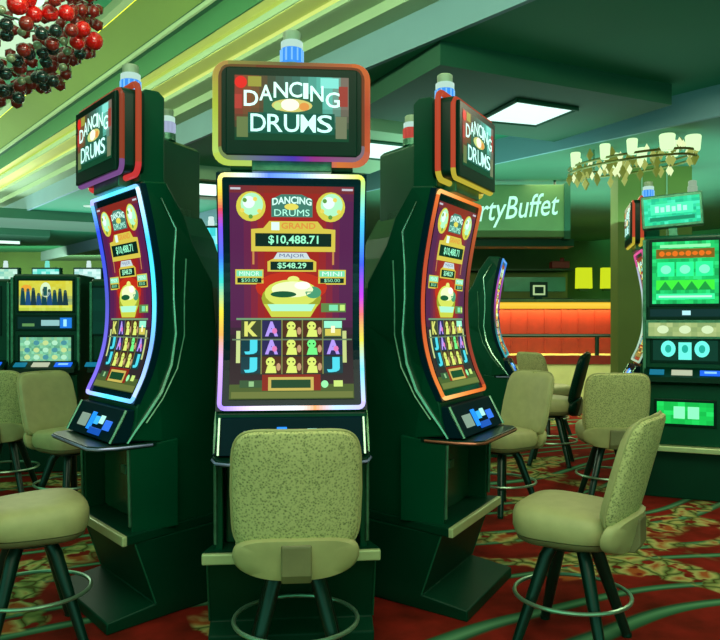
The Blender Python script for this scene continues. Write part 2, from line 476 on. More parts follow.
def game_picture():
    g = Gfx()
    def bg(u, v):
        red, pur = lin((150, 28, 24)), lin((82, 24, 74))
        e = abs(2 * u - 1)
        c = mixc(red, pur, max(0, min(1, (e - 0.45) * 3)))
        if v < 0.06: c = mixc(lin((120, 40, 30)), c, v / 0.06)
        if v > 0.62: c = mixc(c, lin((44, 30, 38)), min(1, (v - 0.62) * 12))
        if v > 0.93: c = lin((70, 90, 40))
        return c
    g.grid(230, 187, 353, 398, 18, 30, bg, 0)
    gold, lime, pale, dk, cy = (206, 190, 70), (190, 214, 90), (190, 255, 220), (4, 34, 26), (120, 236, 214)
    g.rect(231, 189, 241, 191, (190, 190, 200), 1); g.rect(341, 189, 352, 191, (190, 190, 200), 1)
    for cx in (251, 330):                                    # two drums in the top corners
        g.ell(cx, 207, 14.5, 14.5, (206, 200, 70), 1); g.ell(cx + 1, 205, 11, 11, (172, 240, 190), 2)
        g.ell(cx - 2, 203, 6, 6, (226, 255, 240), 3)
        for a in range(5):
            g.ell(cx + 9 * math.cos(a * 1.2 + .4), 208 + 9 * math.sin(a * 1.2 + .4), 2.2, 2.2, (90, 150, 60) if a % 2 else (226, 210, 90), 4, n=8)
    g.poly([(271, 217), (271, 200), (281, 195), (301, 195), (312, 200), (312, 217)], (62, 120, 104), 1)
    g.text('DANCING', 272, 311, 197, 204, (210, 255, 240), 2, bold=.03, arch=2)
    g.ell(291, 207, 7, 3.2, (222, 214, 90), 2); g.text('DRUMS', 274, 309, 209.5, 216, (180, 255, 226), 2)
    # big gold plaque with a number
    g.poly([(251, 251), (251, 229), (263, 228), (269, 221), (317, 221), (323, 228), (335, 229), (335, 251)], gold, 1)
    g.rect(271, 222, 279, 230, (216, 255, 236), 2); g.text('GRAND', 281, 315, 222.5, 228.5, (214, 140, 60), 2, bold=.02)
    g.rect(255, 233, 331, 246, dk, 2); g.text('$10,488.71', 268, 318, 235, 244.5, (150, 250, 200), 3, bold=.02)
    for x in (253, 333): g.rect(x - 1, 251, x + 1, 264, (190, 130, 70), 1)
    g.poly([(267, 271), (267, 261), (273, 258), (310, 258), (316, 261), (316, 271)], gold, 1)
    g.poly([(273, 258.5), (277, 252), (306, 252), (310, 258.5)], (196, 214, 216), 2); g.text('MAJOR', 279, 304, 253.2, 257.8, (80, 90, 140), 3)
    g.rect(270, 261, 313, 269.5, dk, 2); g.text('$548.29', 277, 306, 262, 268.6, (160, 246, 196), 3, bold=.02)
    for x0, tx in ((235, 'MINOR'), (318, 'MINI')):
        g.rect(x0, 269, x0 + 28, 284, gold, 1); g.rect(x0 + 1.2, 270.2, x0 + 26.8, 276, (120, 220, 170), 2)
        g.text(tx, x0 + 4, x0 + 24, 271, 275.4, (220, 255, 240), 3); g.rect(x0 + 2, 277.5, x0 + 26, 282.5, dk, 2); g.text('$50.00', x0 + 6, x0 + 22, 278, 282, (150, 240, 180), 3)
    # red glow, gold pot of coins
    g.ell(291, 287, 36, 16, (184, 40, 18), 1)
    g.ell(291, 298, 30, 17, (150, 160, 40), 2); g.ell(291, 293, 27, 14, (206, 220, 90), 3)
    g.ell(292, 289, 21, 8, (232, 250, 190), 4); g.ell(283, 294, 13, 3.2, (20, 84, 50), 5); g.ell(302, 285, 8, 4, (255, 255, 236), 5)
    g.ell(313, 292, 8, 6, (70, 150, 110), 4); g.poly([(263, 304), (318, 304), (310, 317), (271, 317)], (196, 206, 70), 4)
    g.poly([(267, 304), (315, 304), (311, 311), (271, 311)], (170, 246, 206), 5)
    g.ell(293, 279, 6, 3.5, (222, 232, 120), 3)
    g.rect(321, 303, 346, 312, (92, 130, 66), 2); g.rect(329, 304.5, 338, 310.5, (120, 220, 170), 3); g.rect(340, 304.5, 345, 310.5, (190, 230, 120), 3)
    # reels
    g.rect(241, 318, 342, 375, (36, 40, 38), 1)
    g.rect(236, 318, 346, 320, (110, 150, 110), 2)
    rows = [['K', 'A', 'o', 'o', 'c'], ['J', 'A', 'o', 'g', 'A'], ['J', 'o', 'o', 'o', 'J']]
    for r, row in enumerate(rows):
        for c, s in enumerate(row):
            cx, cy_ = 250.5 + 20.6 * c, 329 + 18 * r
            g.rect(cx - 9.6, cy_ - 8.3, cx + 9.6, cy_ + 8.3, {'J': (10, 56, 66), 'A': (40, 34, 84), 'K': (60, 70, 40), 'c': (70, 92, 60)}.get(s, (74, 40, 24)), 2)
            if s in 'JAK':
                g.text(s, cx - 6.5, cx + 6.5, cy_ - 7.5, cy_ + 7.5, {'J': (76, 214, 230), 'A': (176, 150, 240), 'K': (214, 220, 110)}[s], 3, bold=.05)
                if s == 'A': g.ell(cx + 3, cy_ + 2, 2.6, 3, (220, 120, 180), 4, n=8)
            elif s == 'c':
                g.rect(cx - 9, cy_ - 8, cx + 9, cy_ - 1, (150, 240, 206), 3); g.rect(cx - 8, cy_, cx + 8, cy_ + 7, (206, 196, 84), 3); g.rect(cx - 2, cy_ - 3, cx + 2, cy_ + 4, (250, 250, 200), 4)
            else:
                f = (110, 240, 130) if s == 'g' else (214, 232, 110)
                g.ell(cx - 1, cy_ - 3, 4.6, 4.6, f, 3, n=10); g.poly([(cx - 6, cy_ + 8), (cx - 4, cy_ + 1), (cx + 4, cy_ + 1), (cx + 5, cy_ + 8)], f, 3)
                g.ell(cx - 3, cy_ - 3, .9, .9, dk, 4, n=6); g.ell(cx + 1, cy_ - 3, .9, .9, dk, 4, n=6)
                g.ell(cx + 7, cy_ + 2, 2.2, 4, (190, 150, 110), 3, n=8)
    g.rect(236, 331, 240, 363, (196, 214, 140), 2); g.rect(342.5, 331, 346.5, 363, (190, 206, 130), 2)
    for x in (261, 281.5, 302, 322.5): g.rect(x - .6, 320, x + .6, 374, (120, 130, 70), 3)
    g.rect(232, 339, 352, 340.5, (96, 120, 92), 3)
    g.rect(262, 374, 320, 390, (130, 30, 20), 1); g.rect(268, 377, 313, 390, (196, 176, 84), 2); g.rect(271, 379.5, 310, 387.5, (16, 66, 36), 3)
    g.rect(240, 380, 262, 387, (50, 84, 52), 2); g.rect(249, 381, 254, 386, (140, 190, 130), 3)
    g.ell(324, 384, 3.6, 3.6, (150, 246, 170), 2); g.rect(333, 380.5, 342, 386.5, (196, 226, 120), 2)
    g.rect(232, 391, 352, 397, (104, 116, 56), 1)
    return g

def topper_picture():
    g = Gfx()
    def bg(u, v):
        c = stops([(0, lin((140, 44, 40))), (.14, lin((120, 80, 44))), (.3, lin((60, 70, 50))), (.55, lin((60, 110, 96))), (.8, lin((90, 190, 170))), (1, lin((120, 70, 60)))], u)
        d = lin((10, 66, 40))
        return mixc(c, d, max(0, min(1, (v - .45) * 2.4)))
    g.grid(234, 79, 346, 143, 14, 10, bg, 0)
    g.ell(240, 86, 6, 6, (220, 36, 30), 1); g.rect(247, 80, 260, 90, (150, 150, 60), 1); g.rect(234, 98, 241, 112, (170, 60, 50), 1)
    g.rect(318, 80, 336, 90, (130, 226, 210), 1); g.rect(336, 88, 345, 108, (150, 60, 50), 1); g.rect(236, 120, 247, 140, (100, 120, 70), 1); g.rect(333, 118, 344, 140, (110, 120, 90), 1)
    g.rect(262, 96, 320, 118, (40, 96, 70), 1)
    word = 'DANCING'
    xs = [(243, 257), (258, 271), (272, 286), (287, 300), (301, 306), (308, 321), (323, 337)]
    for ch, (x0, x1) in zip(word, xs):
        m = ((x0 + x1) / 2 - 290) / 47
        dy = 13 * m * m
        g.text(ch, x0, x1, 84.5 + dy, 100 + dy, (206, 255, 240), 3, k=1.25, bold=.012)
    g.ell(290, 108, 20, 6.5, (206, 200, 110), 2); g.ell(288, 107.5, 9, 6, (250, 255, 226), 3); g.ell(302, 109, 5, 4, (220, 150, 70), 3); g.ell(276, 109, 4, 4, (190, 220, 130), 3)
    g.rect(247, 115.5, 332, 136, (14, 84, 66), 2)
    
    for i, ch in enumerate('DRUMS'):
        g.text(ch, 249.5 + 16.3 * i, 264.5 + 16.3 * i, 117, 134.5, (196, 255, 240), 5, k=1.25, bold=.008)
    return g

gx = lambda px: (px - 291.5) / 243.0
gz = lambda py: E + (320 - py) / 244.0
GAME = game_picture().mesh(lambda x, y, l: (gx(x), -(U(gz(y)) + 0.005 + 0.0011 * l), gz(y)), cuts=[187 + 3.0 * i for i in range(71)])
TOPP = topper_picture().mesh(lambda x, y, l: ((x - 290) / 250.0, -(0.173 + 0.0011 * l), E + (320 - y) / 251.0))

def rr(hw, z0, z1, r, n=5):
    """rounded rectangle outline, counter-clockwise from the lower right"""
    out = []
    for cx, cz, a in ((hw - r, z0 + r, -PI / 2), (hw - r, z1 - r, 0), (-hw + r, z1 - r, PI / 2), (-hw + r, z0 + r, PI)):
        for k in range(n + 1):
            b = a + PI / 2 * k / n
            out.append((cx + r * math.cos(b), cz + r * math.sin(b)))
    return out
def dense(pts, step):
    out = []
    for a, b in zip(pts, pts[1:] + pts[:1]):
        d = math.dist(a, b); n = max(1, int(d / step))
        out += [(a[0] + (b[0] - a[0]) * i / n, a[1] + (b[1] - a[1]) * i / n) for i in range(n)]
    return out

def frame_mesh(colfn):
    """the light tube round the curved screen; colfn(x in -1..1, v in 0..1 from the bottom, side) -> linear colour"""
    mb = MB()
    pts = dense(rr(0.290, 0.966, 1.905, 0.02, 3), 0.012)
    cols = []
    for x, z in pts:
        v = (z - .966) / .939
        side = 'B' if v < .015 else 'T' if v > .985 else 'R' if x > 0 else 'L'
        cols.append(colfn(x / .29, v, side))
    mb.tube([(x, -(U(z) + 0.006), z) for x, z in pts], 0.0092, 8, True, colfn=lambda i: cols[i])
    return mb
S = lambda r, g, b, k=1.0: lin((r, g, b), k)
def rainbow(x, v, s):
    if s == 'L':
        return stops([(0, S(170, 140, 250, 1.5)), (.2, S(210, 170, 240, 1.3)), (.32, S(240, 180, 90, 1.2)), (.42, S(240, 230, 60, 1.2)), (.55, S(60, 220, 200, 1.2)), (.66, S(60, 110, 255, 1.4)), (.78, S(120, 80, 240, 1.3)), (.86, S(220, 70, 90, 1.2)), (.94, S(240, 220, 60, 1.2)), (1, S(250, 240, 120, 1.3))], v)
    if s == 'R':
        return stops([(0, S(200, 200, 255, 1.5)), (.15, S(120, 220, 255, 1.4)), (.28, S(230, 230, 80, 1.2)), (.4, S(240, 120, 120, 1.2)), (.48, S(190, 60, 230, 1.3)), (.62, S(60, 90, 255, 1.4)), (.8, S(70, 200, 250, 1.3)), (.92, S(160, 250, 180, 1.2)), (1, S(220, 250, 90, 1.2))], v)
    if s == 'T':
        return stops([(-1, S(250, 240, 120, 1.3)), (-.7, S(230, 250, 220, 1.4)), (-.3, S(90, 130, 255, 1.6)), (.1, S(120, 170, 255, 1.7)), (.5, S(240, 255, 230, 1.4)), (1, S(230, 250, 90, 1.2))], x)
    return stops([(-1, S(160, 130, 250, 1.5)), (-.4, S(240, 225, 255, 1.7)), (0, S(230, 240, 255, 1.7)), (.3, S(250, 170, 110, 1.3)), (.6, S(180, 220, 255, 1.5)), (1, S(190, 180, 255, 1.5))], x)
def bluelight(x, v, s):
    a, b, w = S(40, 140, 255, 1.6), S(70, 220, 255, 1.8), S(200, 240, 255, 1.8)
    if s == 'L': return stops([(0, S(130, 110, 240, 1.3)), (.5, S(90, 100, 220, 1.0)), (.85, S(50, 80, 240, 1.2)), (1, S(120, 200, 255, 1.5))], v)
    if s == 'R': return stops([(0, S(180, 210, 255, 1.5)), (.25, S(120, 170, 255, 1.5)), (.5, b), (.75, S(60, 190, 255, 1.7)), (1, w)], v)
    return stops([(-1, S(170, 170, 255, 1.5)), (0, b), (1, S(120, 190, 255, 1.5))], x)
def orangelight(x, v, s):
    if s == 'L': return stops([(0, S(240, 140, 60, 1.1)), (.4, S(214, 84, 44, 1.0)), (.8, S(196, 80, 50, .9)), (1, S(240, 120, 50, 1.1))], v)
    if s == 'R': return stops([(0, S(190, 80, 50, .8)), (.5, S(150, 60, 60, .6)), (1, S(220, 110, 50, .9))], v)
    return stops([(-1, S(250, 190, 110, 1.3)), (0, S(244, 140, 60, 1.2)), (1, S(220, 100, 40, 1))], x)
def lilaclight(x, v, s):
    if v > .9: return S(230, 90, 160, .9)
    return stops([(0, S(170, 210, 180, .9)), (.4, S(200, 240, 210, 1.0)), (.85, S(190, 200, 225, .9)), (1, S(230, 90, 160, .9))], v)
def violetlight(x, v, s):
    return stops([(0, S(60, 190, 200, .8)), (.35, S(40, 90, 80, .6)), (.5, S(150, 60, 150, .8)), (.75, S(190, 90, 200, .8)), (.9, S(50, 90, 220, 1)), (1, S(70, 160, 240, 1))], v)

def ring_mesh(hw, z0, z1, r, u, rad, colfn):
    mb = MB()
    pts = dense(rr(hw, z0, z1, r), 0.012)
    cols = [colfn(x / hw, (z - z0) / (z1 - z0)) for x, z in pts]
    mb.tube([(x, -u, z) for x, z in pts], rad, 8, True, colfn=lambda i: cols[i])
    return mb
def ringmix(x, v):
    if v < .12: return stops([(-1, S(196, 226, 90, .9)), (-.5, S(190, 226, 110, .9)), (0, S(96, 90, 214, 1)), (.3, S(190, 70, 150, .9)), (.6, S(226, 130, 60, .9)), (1, S(214, 110, 80, .8))], x)
    if x < -.8: return stops([(0, S(196, 240, 120, .9)), (.6, S(190, 214, 70, .85)), (1, S(206, 170, 90, .7))], v)
    if x > .8: return stops([(0, S(220, 110, 60, .8)), (.5, S(214, 92, 60, .7)), (1, S(226, 120, 60, .8))], v)
    return stops([(-1, S(190, 190, 90, .6)), (0, S(150, 140, 90, .5)), (1, S(226, 110, 60, .8))], x)
def ringfront(x, v):
    if v < .12: return stops([(-1, S(150, 180, 100, .6)), (0, S(80, 60, 190, .9)), (.3, S(170, 60, 150, .8)), (1, S(160, 140, 150, .6))], x)
    return S(150, 84, 50, .55) if x > -.5 else S(150, 110, 60, .5)
def ringred(x, v):
    if v < .12: return S(220, 60, 60, .8)
    return S(188, 74, 42, .75)
def ringred2(x, v):
    if v < .12: return S(140, 90, 160, .7)
    return S(168, 70, 40, .65)
def ringorange(x, v):
    if v < .12: return S(206, 190, 60, .8)
    return S(196, 72, 44, .85)

def base_mb(foot):
    mb = MB()
    mb.prism([(-.36, 0), (foot, 0), (foot, .05), (.02, .085), (.115, .365), (-.36, .365)], lambda q, s: ((1 if s else -1) * (.335 + (.3 * q[0] if q[0] < 0 else 0)), -q[0], q[1]))
    return mb
def build_machine(loc, rz, label, group):
    root = empty('slot_machine', loc, rz, label, 'slot machine', group)
    P3 = lambda q, s: ((HW(q[0]) if s else -HW(q[0])), -q[0], q[1])
    zs = [0.80, .88, .94] + [0.98 + .06 * i for i in range(16)] + [1.925]
    front = [(U(z) - .018, z) for z in zs]
    front[0] = (.12, .80)
    back = [(-.05, 1.935), (-.15, 1.80), (-.20, 1.68), (-.32, 1.50), (-.34, 1.30), (-.34, .40), (-.02, .40), (-.02, .78)]
    mb = MB(); mb.prism(front + back, P3); mb.build('cabinet', CAB, root, bevel=.008)
    # screen surround, screen, light tube
    mb = MB()
    n = 24
    for i in range(n):
        z0, z1 = .955 + .96 * i / n, .955 + .96 * (i + 1) / n
        mb.add([(-.305, -U(z0), z0), (.305, -U(z0), z0), (.305, -U(z1), z1), (-.305, -U(z1), z1)], [(0, 1, 2, 3)])
        for s in (-1, 1):
            mb.add([(s * .305, -U(z0), z0), (s * .305, -U(z1), z1), (s * .305, -U(z1) + .03, z1), (s * .305, -U(z0) + .03, z0)], [(0, 1, 2, 3)])
    for z in (.955, 1.915):
        mb.add([(-.305, -U(z), z), (.305, -U(z), z), (.305, -U(z) + .03, z), (-.305, -U(z) + .03, z)], [(0, 1, 2, 3)])
    bz = mb.build('screen_bezel', NAVY, root)
    sobj = GAME.build('screen', SCREEN, root)
    frame_mesh(rainbow).build('light_frame', NEON, root, smooth=True)
    # topper
    mb = MB()
    o1, o2 = rr(.285, 1.965, 2.33, .035), rr(.275, 1.97, 2.315, .03)
    mb.rings([[(x, -.05, z) for x, z in o1], [(x, -.145, z) for x, z in o1], [(x, -.16, z) for x, z in o2]], True)
    tp = mb.build('topper', BLACK, root, smooth=True)
    mb = MB(); mb.box(-.258, .258, -.172, -.155, 1.968, 2.312); mb.build('display_bezel', BLACK, tp, bevel=.004)
    TOPP.build('display', SCREEN, tp)
    ring_mesh(.305, 1.955, 2.352, .05, .085, .014, ringmix).build('light_ring', NEON, tp, smooth=True)
    ring_mesh(.279, 1.962, 2.32, .04, .148, .011, ringfront).build('light_ring_face', NEON, tp, smooth=True)
    mb = MB()
    q = [(-.06, 1.90), (.06, 1.93), (.06, 2.32), (.03, 2.345), (-.03, 2.345), (-.06, 2.32)]
    mb.prism(q, lambda a, s: ((.25 if s else -.25), -a[0], a[1])); mb.build('rear_housing', CAB, tp, bevel=.006)
    mb = MB(); mb.box(-.16, .16, -.12, .06, 1.915, 1.97); mb.build('neck', TRIM, tp, bevel=.005)
    # signal candle
    cz = 2.376
    mb = MB(); mb.lathe([(.046, .0), (.046, .066), (.044, .07)], 20, (0, .0, cz)); cn = mb.build('candle', glow('candle_blue', (56, 150, 250), 1.0), root, smooth=True)
    mb = MB()
    for k in range(12):
        a = 2 * PI * k / 12
        mb.tube([(.0465 * math.cos(a), .0465 * math.sin(a), cz + .014), (.0465 * math.cos(a), .0465 * math.sin(a), cz + .066)], .004, 5)
    mb.build('rib', glow('candle_rib', (130, 200, 255), 1.0), cn)
    mb = MB(); mb.lathe([(.05, -.034), (.05, .004), (.04, .006)], 20, (0, .0, cz)); mb.build('socket', TRIM, cn, smooth=True)
    mb = MB(); mb.lathe([(.045, .07), (.046, .072), (.046, .098), (.04, .102)], 20, (0, .0, cz)); mb.build('lens', glow('candle_white', (196, 236, 220), .9), cn, smooth=True)
    mb = MB(); mb.lathe([(.036, .102), (.038, .105), (.038, .138), (.03, .144)], 20, (0, .0, cz)); mb.build('cap', mat('candle_cap', (150, 170, 140), .4), cn, smooth=True)
    # button deck
    a, b = (.928, .128), (.792, .20)
    mb = MB()
    mb.prism([(a[1], a[0]), (b[1], b[0]), (.05, .785), (.05, .93)], lambda q, s: ((.288 if s else -.288), -q[0], q[1]))
    dk = mb.build('button_deck', mat('deck_glass', (0, 34, 44), .6, 0, .1, 3, spec=.05), root, bevel=.004)
    def deckpt(x, t, o):
        return (x, -(a[1] + (b[1] - a[1]) * t + o * .94), a[0] + (b[0] - a[0]) * t + o * .33)
    def button(name, x0, x1, t0, t1, rgb, k, hgt=.008):
        mb = MB()
        vs = [deckpt(x, t, o) for o in (0, hgt) for x, t in ((x0, t0), (x1, t0), (x1, t1), (x0, t1))]
        mb.add(vs, [(3, 2, 1, 0), (4, 5, 6, 7), (0, 1, 5, 4), (1, 2, 6, 5), (2, 3, 7, 6), (3, 0, 4, 7)])
        mb.build(name, glow(name + '_glow', rgb, k), dk, bevel=.002)
    for s in (-1, 1):
        mb = MB(); mb.tube([deckpt(s * .286, 0, .004), deckpt(s * .286, 1, .004)], .007, 6); mb.build('deck_trim', CHROME, dk)
    button('bill_slot', -.19, -.09, .35, .75, (150, 180, 160), .8)
    button('button', -.06, -.02, .25, .8, (30, 140, 255), 1.3)
    button('button', .0, .04, .35, .6, (60, 180, 255), 1.2)
    button('button', .06, .10, .3, .55, (180, 255, 240), 1.1)
    button('button', .13, .20, .4, .7, (50, 120, 240), 1.1)
    button('button', -.02, .12, .7, .9, (20, 90, 200), .9)
    # shelf in front of the deck
    out = [(-.305, .0), (.305, .0), (.31, -.18), (.29, -.255), (.24, -.285), (-.24, -.285), (-.29, -.255), (-.31, -.18)]
    mb = MB(); mb.prism(out, lambda q, s: (q[0], q[1], .785 if s else .762)); sh = mb.build('shelf', BLACK, root, bevel=.003)
    mb = MB(); mb.tube([(x, y - .001, .774) for x, y in [(.306, -.02)] + out[2:] + [(-.306, -.02)]], .0062, 6); mb.build('shelf_edge', mat('lavender_metal_edge', (150, 160, 205), .3, .5, .1, 20), sh, smooth=True)
    # belly: recessed door between two fins
    mb = MB(); mb.box(-.27, .27, -.03, .02, .405, .762); bd = mb.build('belly_door', mat('belly_panel', (16, 74, 46), .25, 0, .2, 4), root, bevel=.01)
    mb = MB(); mb.box(-.03, .03, -.038, -.028, .60, .64); mb.build('door_lock', TRIM, bd, bevel=.004)
    for s in (-1, 1):
        mb = MB(); mb.prism([(-.1, .40), (.115, .40), (.125, .765), (-.1, .79)], lambda q, k: (s * (.305 if k else .275), -q[0], q[1])); fn_ = mb.build('side_fin', CAB, root, bevel=.004)
        mb = MB(); mb.tube([(s * .303, -.122, .43), (s * .303, -.13, .76)], .0075, 6); mb.build('edge_trim', TRIM, fn_)
        cz_ = [(-.02, 1.86), (-.10, 1.73), (-.088, 1.56), (-.088, 1.42), (-.10, 1.26), (-.075, 1.12), (-.02, 1.0), (.05, .905), (.10, .84), (.135, .79)]
        mb = MB()
        mb.tube([(s * (HW(u) + .002), -u, z) for u, z in cz_], .007, 6, rads=[.003, .006, .006, .006, .008, .010, .011, .010, .008, .006])
        mb.build('side_trim', CHROME, root, smooth=True)
        cz_ = [(-.16, 1.60), (-.15, 1.42), (-.15, 1.25), (-.11, 1.10), (-.03, .97), (.05, .87)]
        mb = MB(); mb.tube([(s * (HW(u) + .001), -u, z) for u, z in cz_], .005, 6); mb.build('side_groove', TRIM, root, smooth=True)
    # plinth
    mb = MB(); mb.prism([(-.36, .365), (.155, .365), (.155, .405), (-.36, .405)], lambda q, s: ((1 if s else -1) * (.355 if q[0] > 0 else .21), -q[0], q[1])); lg = mb.build('foot_ledge', CAB2, root, bevel=.004)
    mb = MB(); mb.box(-.352, .352, -.175, -.15, .362, .405); mb.build('ledge_strip', LEDGE, lg, bevel=.006)
    mb = base_mb(.095)
    ba = mb.build('base', CAB2, root, bevel=.006)
    for s in (-1, 1):
        mb = MB(); mb.tube([(s * .337, -.02, .088), (s * .337, -.113, .36)], .004, 5); mb.build('base_seam', mat('seam_metal', (20, 96, 66), .4, .3), ba)
    return root

PODG = 'curved slot machines around the pod'
mc = build_machine((.008, 3.18, 0), 0, 'curved slot machine facing straight out with rainbow lit screen edge, behind a stool', PODG)
R = math.radians
def swap(o, stem, mesh):
    for k in kids(o, stem): k.data = mesh.data
def spare(mb, name, m):
    o = mb.build(name, m, smooth=True); d = o.data; bpy.data.objects.remove(o)
    class X: pass
    x = X(); x.data = d; return x
def variant(loc, rz, label, group, frame, ring, ringf):
    o = place(mc, loc, rz, label, group)
    swap(o, 'light_frame', spare(frame_mesh(frame), 'light_frame', NEON))
    swap(o, 'light_ring', spare(ring_mesh(.305, 1.955, 2.352, .05, .085, .014, ring), 'light_ring', NEON))
    swap(o, 'light_ring_face', spare(ring_mesh(.279, 1.962, 2.32, .04, .148, .012, ringf), 'light_ring_face', NEON))
    return o
ml = variant((-.748, 3.666, 0), R(-57), 'curved slot machine with a bright blue lit screen edge, turned away beside the middle machine', PODG, bluelight, ringred, ringred2)
mr = variant((.755, 3.666, 0), R(57), 'curved slot machine with an orange lit screen edge, next to the buffet sign', PODG, orangelight, ringorange, ringorange)
mrl = variant((-.70, 4.42, 0), R(-116), 'dark rear of a slot machine behind the blue edged machine, pale candle on top', PODG, bluelight, ringred, ringred2)
mrr = variant((.71, 4.42, 0), R(116), 'dark rear of a slot machine behind the orange edged machine, red candle on top', PODG, orangelight, ringorange, ringorange)
for o_ in (ml, mr): swap(o_, 'base', spare(base_mb(.235), 'base', CAB2))
def recolour(o, stem, rgb, k=1.0):
    for c in kids(o, stem):
        c.data = c.data.copy(); c.data.materials[0] = glow('candle_colour', rgb, k)
for o, rgb in ((mrl, (176, 190, 220)), (mrr, (200, 70, 60))):
    recolour(o, 'candle', rgb, .8); recolour(o, 'rib', rgb, .9)
for o in (mr, mrr):
    for c in kids(o, 'shelf_edge'):
        c.data = c.data.copy(); c.data.materials[0] = mat('red_reflection_edge', (176, 110, 84), .3, .5, .1, 20)  # same metal edge, with a reddish reflection put into its colour
p = cw((648 - 360) / 115.0, 6.6); variant(p, R(-104) - AL, 'far curved slot machine seen edge on, pale lilac lit edge, beside the green screened machine', 'far curved slot machines', lilaclight, ringorange, ringorange)
p = cw((496 - 360) / 100.0, 7.6); vm = variant(p, R(76) - AL, 'far curved slot machine with violet and blue lit edge, in front of the red bar', 'far curved slot machines', violetlight, ringorange, ringorange)
for c in kids(vm, 'topper') + kids(vm, 'candle'):
    for d in list(c.children):
        for e in list(d.children): bpy.data.objects.remove(e)
        bpy.data.objects.remove(d)
    bpy.data.objects.remove(c)
# hub that joins the pod
mb = MB()
mb.lathe([(.34, 0), (.34, 1.55), (.30, 1.6), (.30, 1.62)], 10)
o = mb.build('pod_hub', CAB2); o.location = (0, 4.02, 0)
tag(o, 'dark hub cabinet in the gap behind the rainbow edged machine', 'cabinet')

# ------------------------------------------------------------------ upright slot machines
def upright(loc, rz, label, group, spec, top=1.94, width=.56):
    """spec: list of (name, Gfx builder, z0, z1, half width, u)"""
    root = empty('slot_machine', loc, rz, label, 'slot machine', group)
    hw = width / 2
    mb = MB(); mb.prism([(0, .86), (.0, top - .02), (-.03, top), (-.5, top), (-.5, .86)], lambda q, s: ((hw if s else -hw), -q[0], q[1])); mb.build('cabinet', CAB, root, bevel=.01)
    mb = MB(); mb.prism([(-.5, .40), (.05, .40), (.05, .84), (.0, .875), (-.5, .875)], lambda q, s: ((hw if s else -hw), -q[0], q[1])); mb.build('lower_cabinet', CAB, root, bevel=.008)
    mb = MB(); mb.prism([(-.5, 0), (.0, 0), (.0, .36), (-.5, .36)], lambda q, s: ((hw if s else -hw) * 1.05, -q[0], q[1])); mb.build('base', CAB2, root, bevel=.008)
    mb = MB(); mb.box(-hw - .02, hw + .02, -.12, .5, .36, .40); mb.build('foot_ledge', LEDGE, root, bevel=.006)
    for s in (-1, 1):
        mb = MB(); mb.box(s * hw - .012, s * hw + .012, -.025, .02, .88, top - .03); mb.build('edge_trim', TRIM, root, bevel=.004)
    mb = MB(); mb.prism([(.0, .97), (.13, .905), (.15, .87), (0, .85)], lambda q, s: ((hw if s else -hw), -q[0], q[1])); d = mb.build('button_deck', BLACK, root, bevel=.004)
    for i, (x, w, c) in enumerate([(-.19, .05, (20, 120, 150)), (-.02, .07, (190, 200, 170)), (.17, .07, (30, 110, 255)), (.17, .04, (150, 220, 255))]):
        mb = MB()
        t0, t1 = (.35, .8) if i < 3 else (.5, .65)
        P = lambda xx, t, o: (xx, -(.13 * t + o * .45), .97 - .065 * t + o * .9)
        vs = [P(xx, t, o) for o in (0, .008 + .004 * (i == 3)) for xx, t in ((x - w, t0), (x + w, t0), (x + w, t1), (x - w, t1))]
        mb.add(vs, [(3, 2, 1, 0), (4, 5, 6, 7), (0, 1, 5, 4), (1, 2, 6, 5), (2, 3, 7, 6), (3, 0, 4, 7)])
        mb.build('button', glow('upright_button', c, 1), d)
    for nm, g, z0, z1, h, u in spec:
        mb = MB(); mb.box(-h - .02, h + .02, -u - .008, 0.01 if u >= 0 else .02, z0 - .02, z1 + .02); b = mb.build(nm + '_surround', BLACK if nm != 'pay_panel' else TRIM, root, bevel=.004)
        g.mesh(lambda x, y, l: ((x - .5) * 2 * h, -u - .010 - .001 * l, z1 + (z0 - z1) * y)).build(nm, SCREEN, b)
    return root

def topper(root, z0, z1, hw, g, tilt, edge, cx=-.0):
    mb = MB(); mb.box(-hw, hw, -.05, .05, z0, z1)
    t = mb.build('topper', edge, root, bevel=.008)
    t.location = (cx, .12, 0); t.rotation_euler = (0, tilt, 0)
    c = Matrix.Translation((0, 0, 0))
    g.mesh(lambda x, y, l: ((x - .5) * 2 * (hw - .02), -.053 - .001 * l, z1 - .025 + (z0 - z1 + .05) * y)).build('display', SCREEN, t)
    mb = MB(); mb.box(-.03, .03, -.02, .04, z0 - .1, z0 + .02); mb.build('neck', TRIM, t)
    return t
def candle(root, z, rgb, y=.12, x=0.0):
    mb = MB(); mb.lathe([(.035, 0), (.035, .06), (.03, .065), (.03, .10), (.02, .105)], 14, (x, y, z)); return mb.build('candle', glow('small_candle', rgb, .9), root, smooth=True)

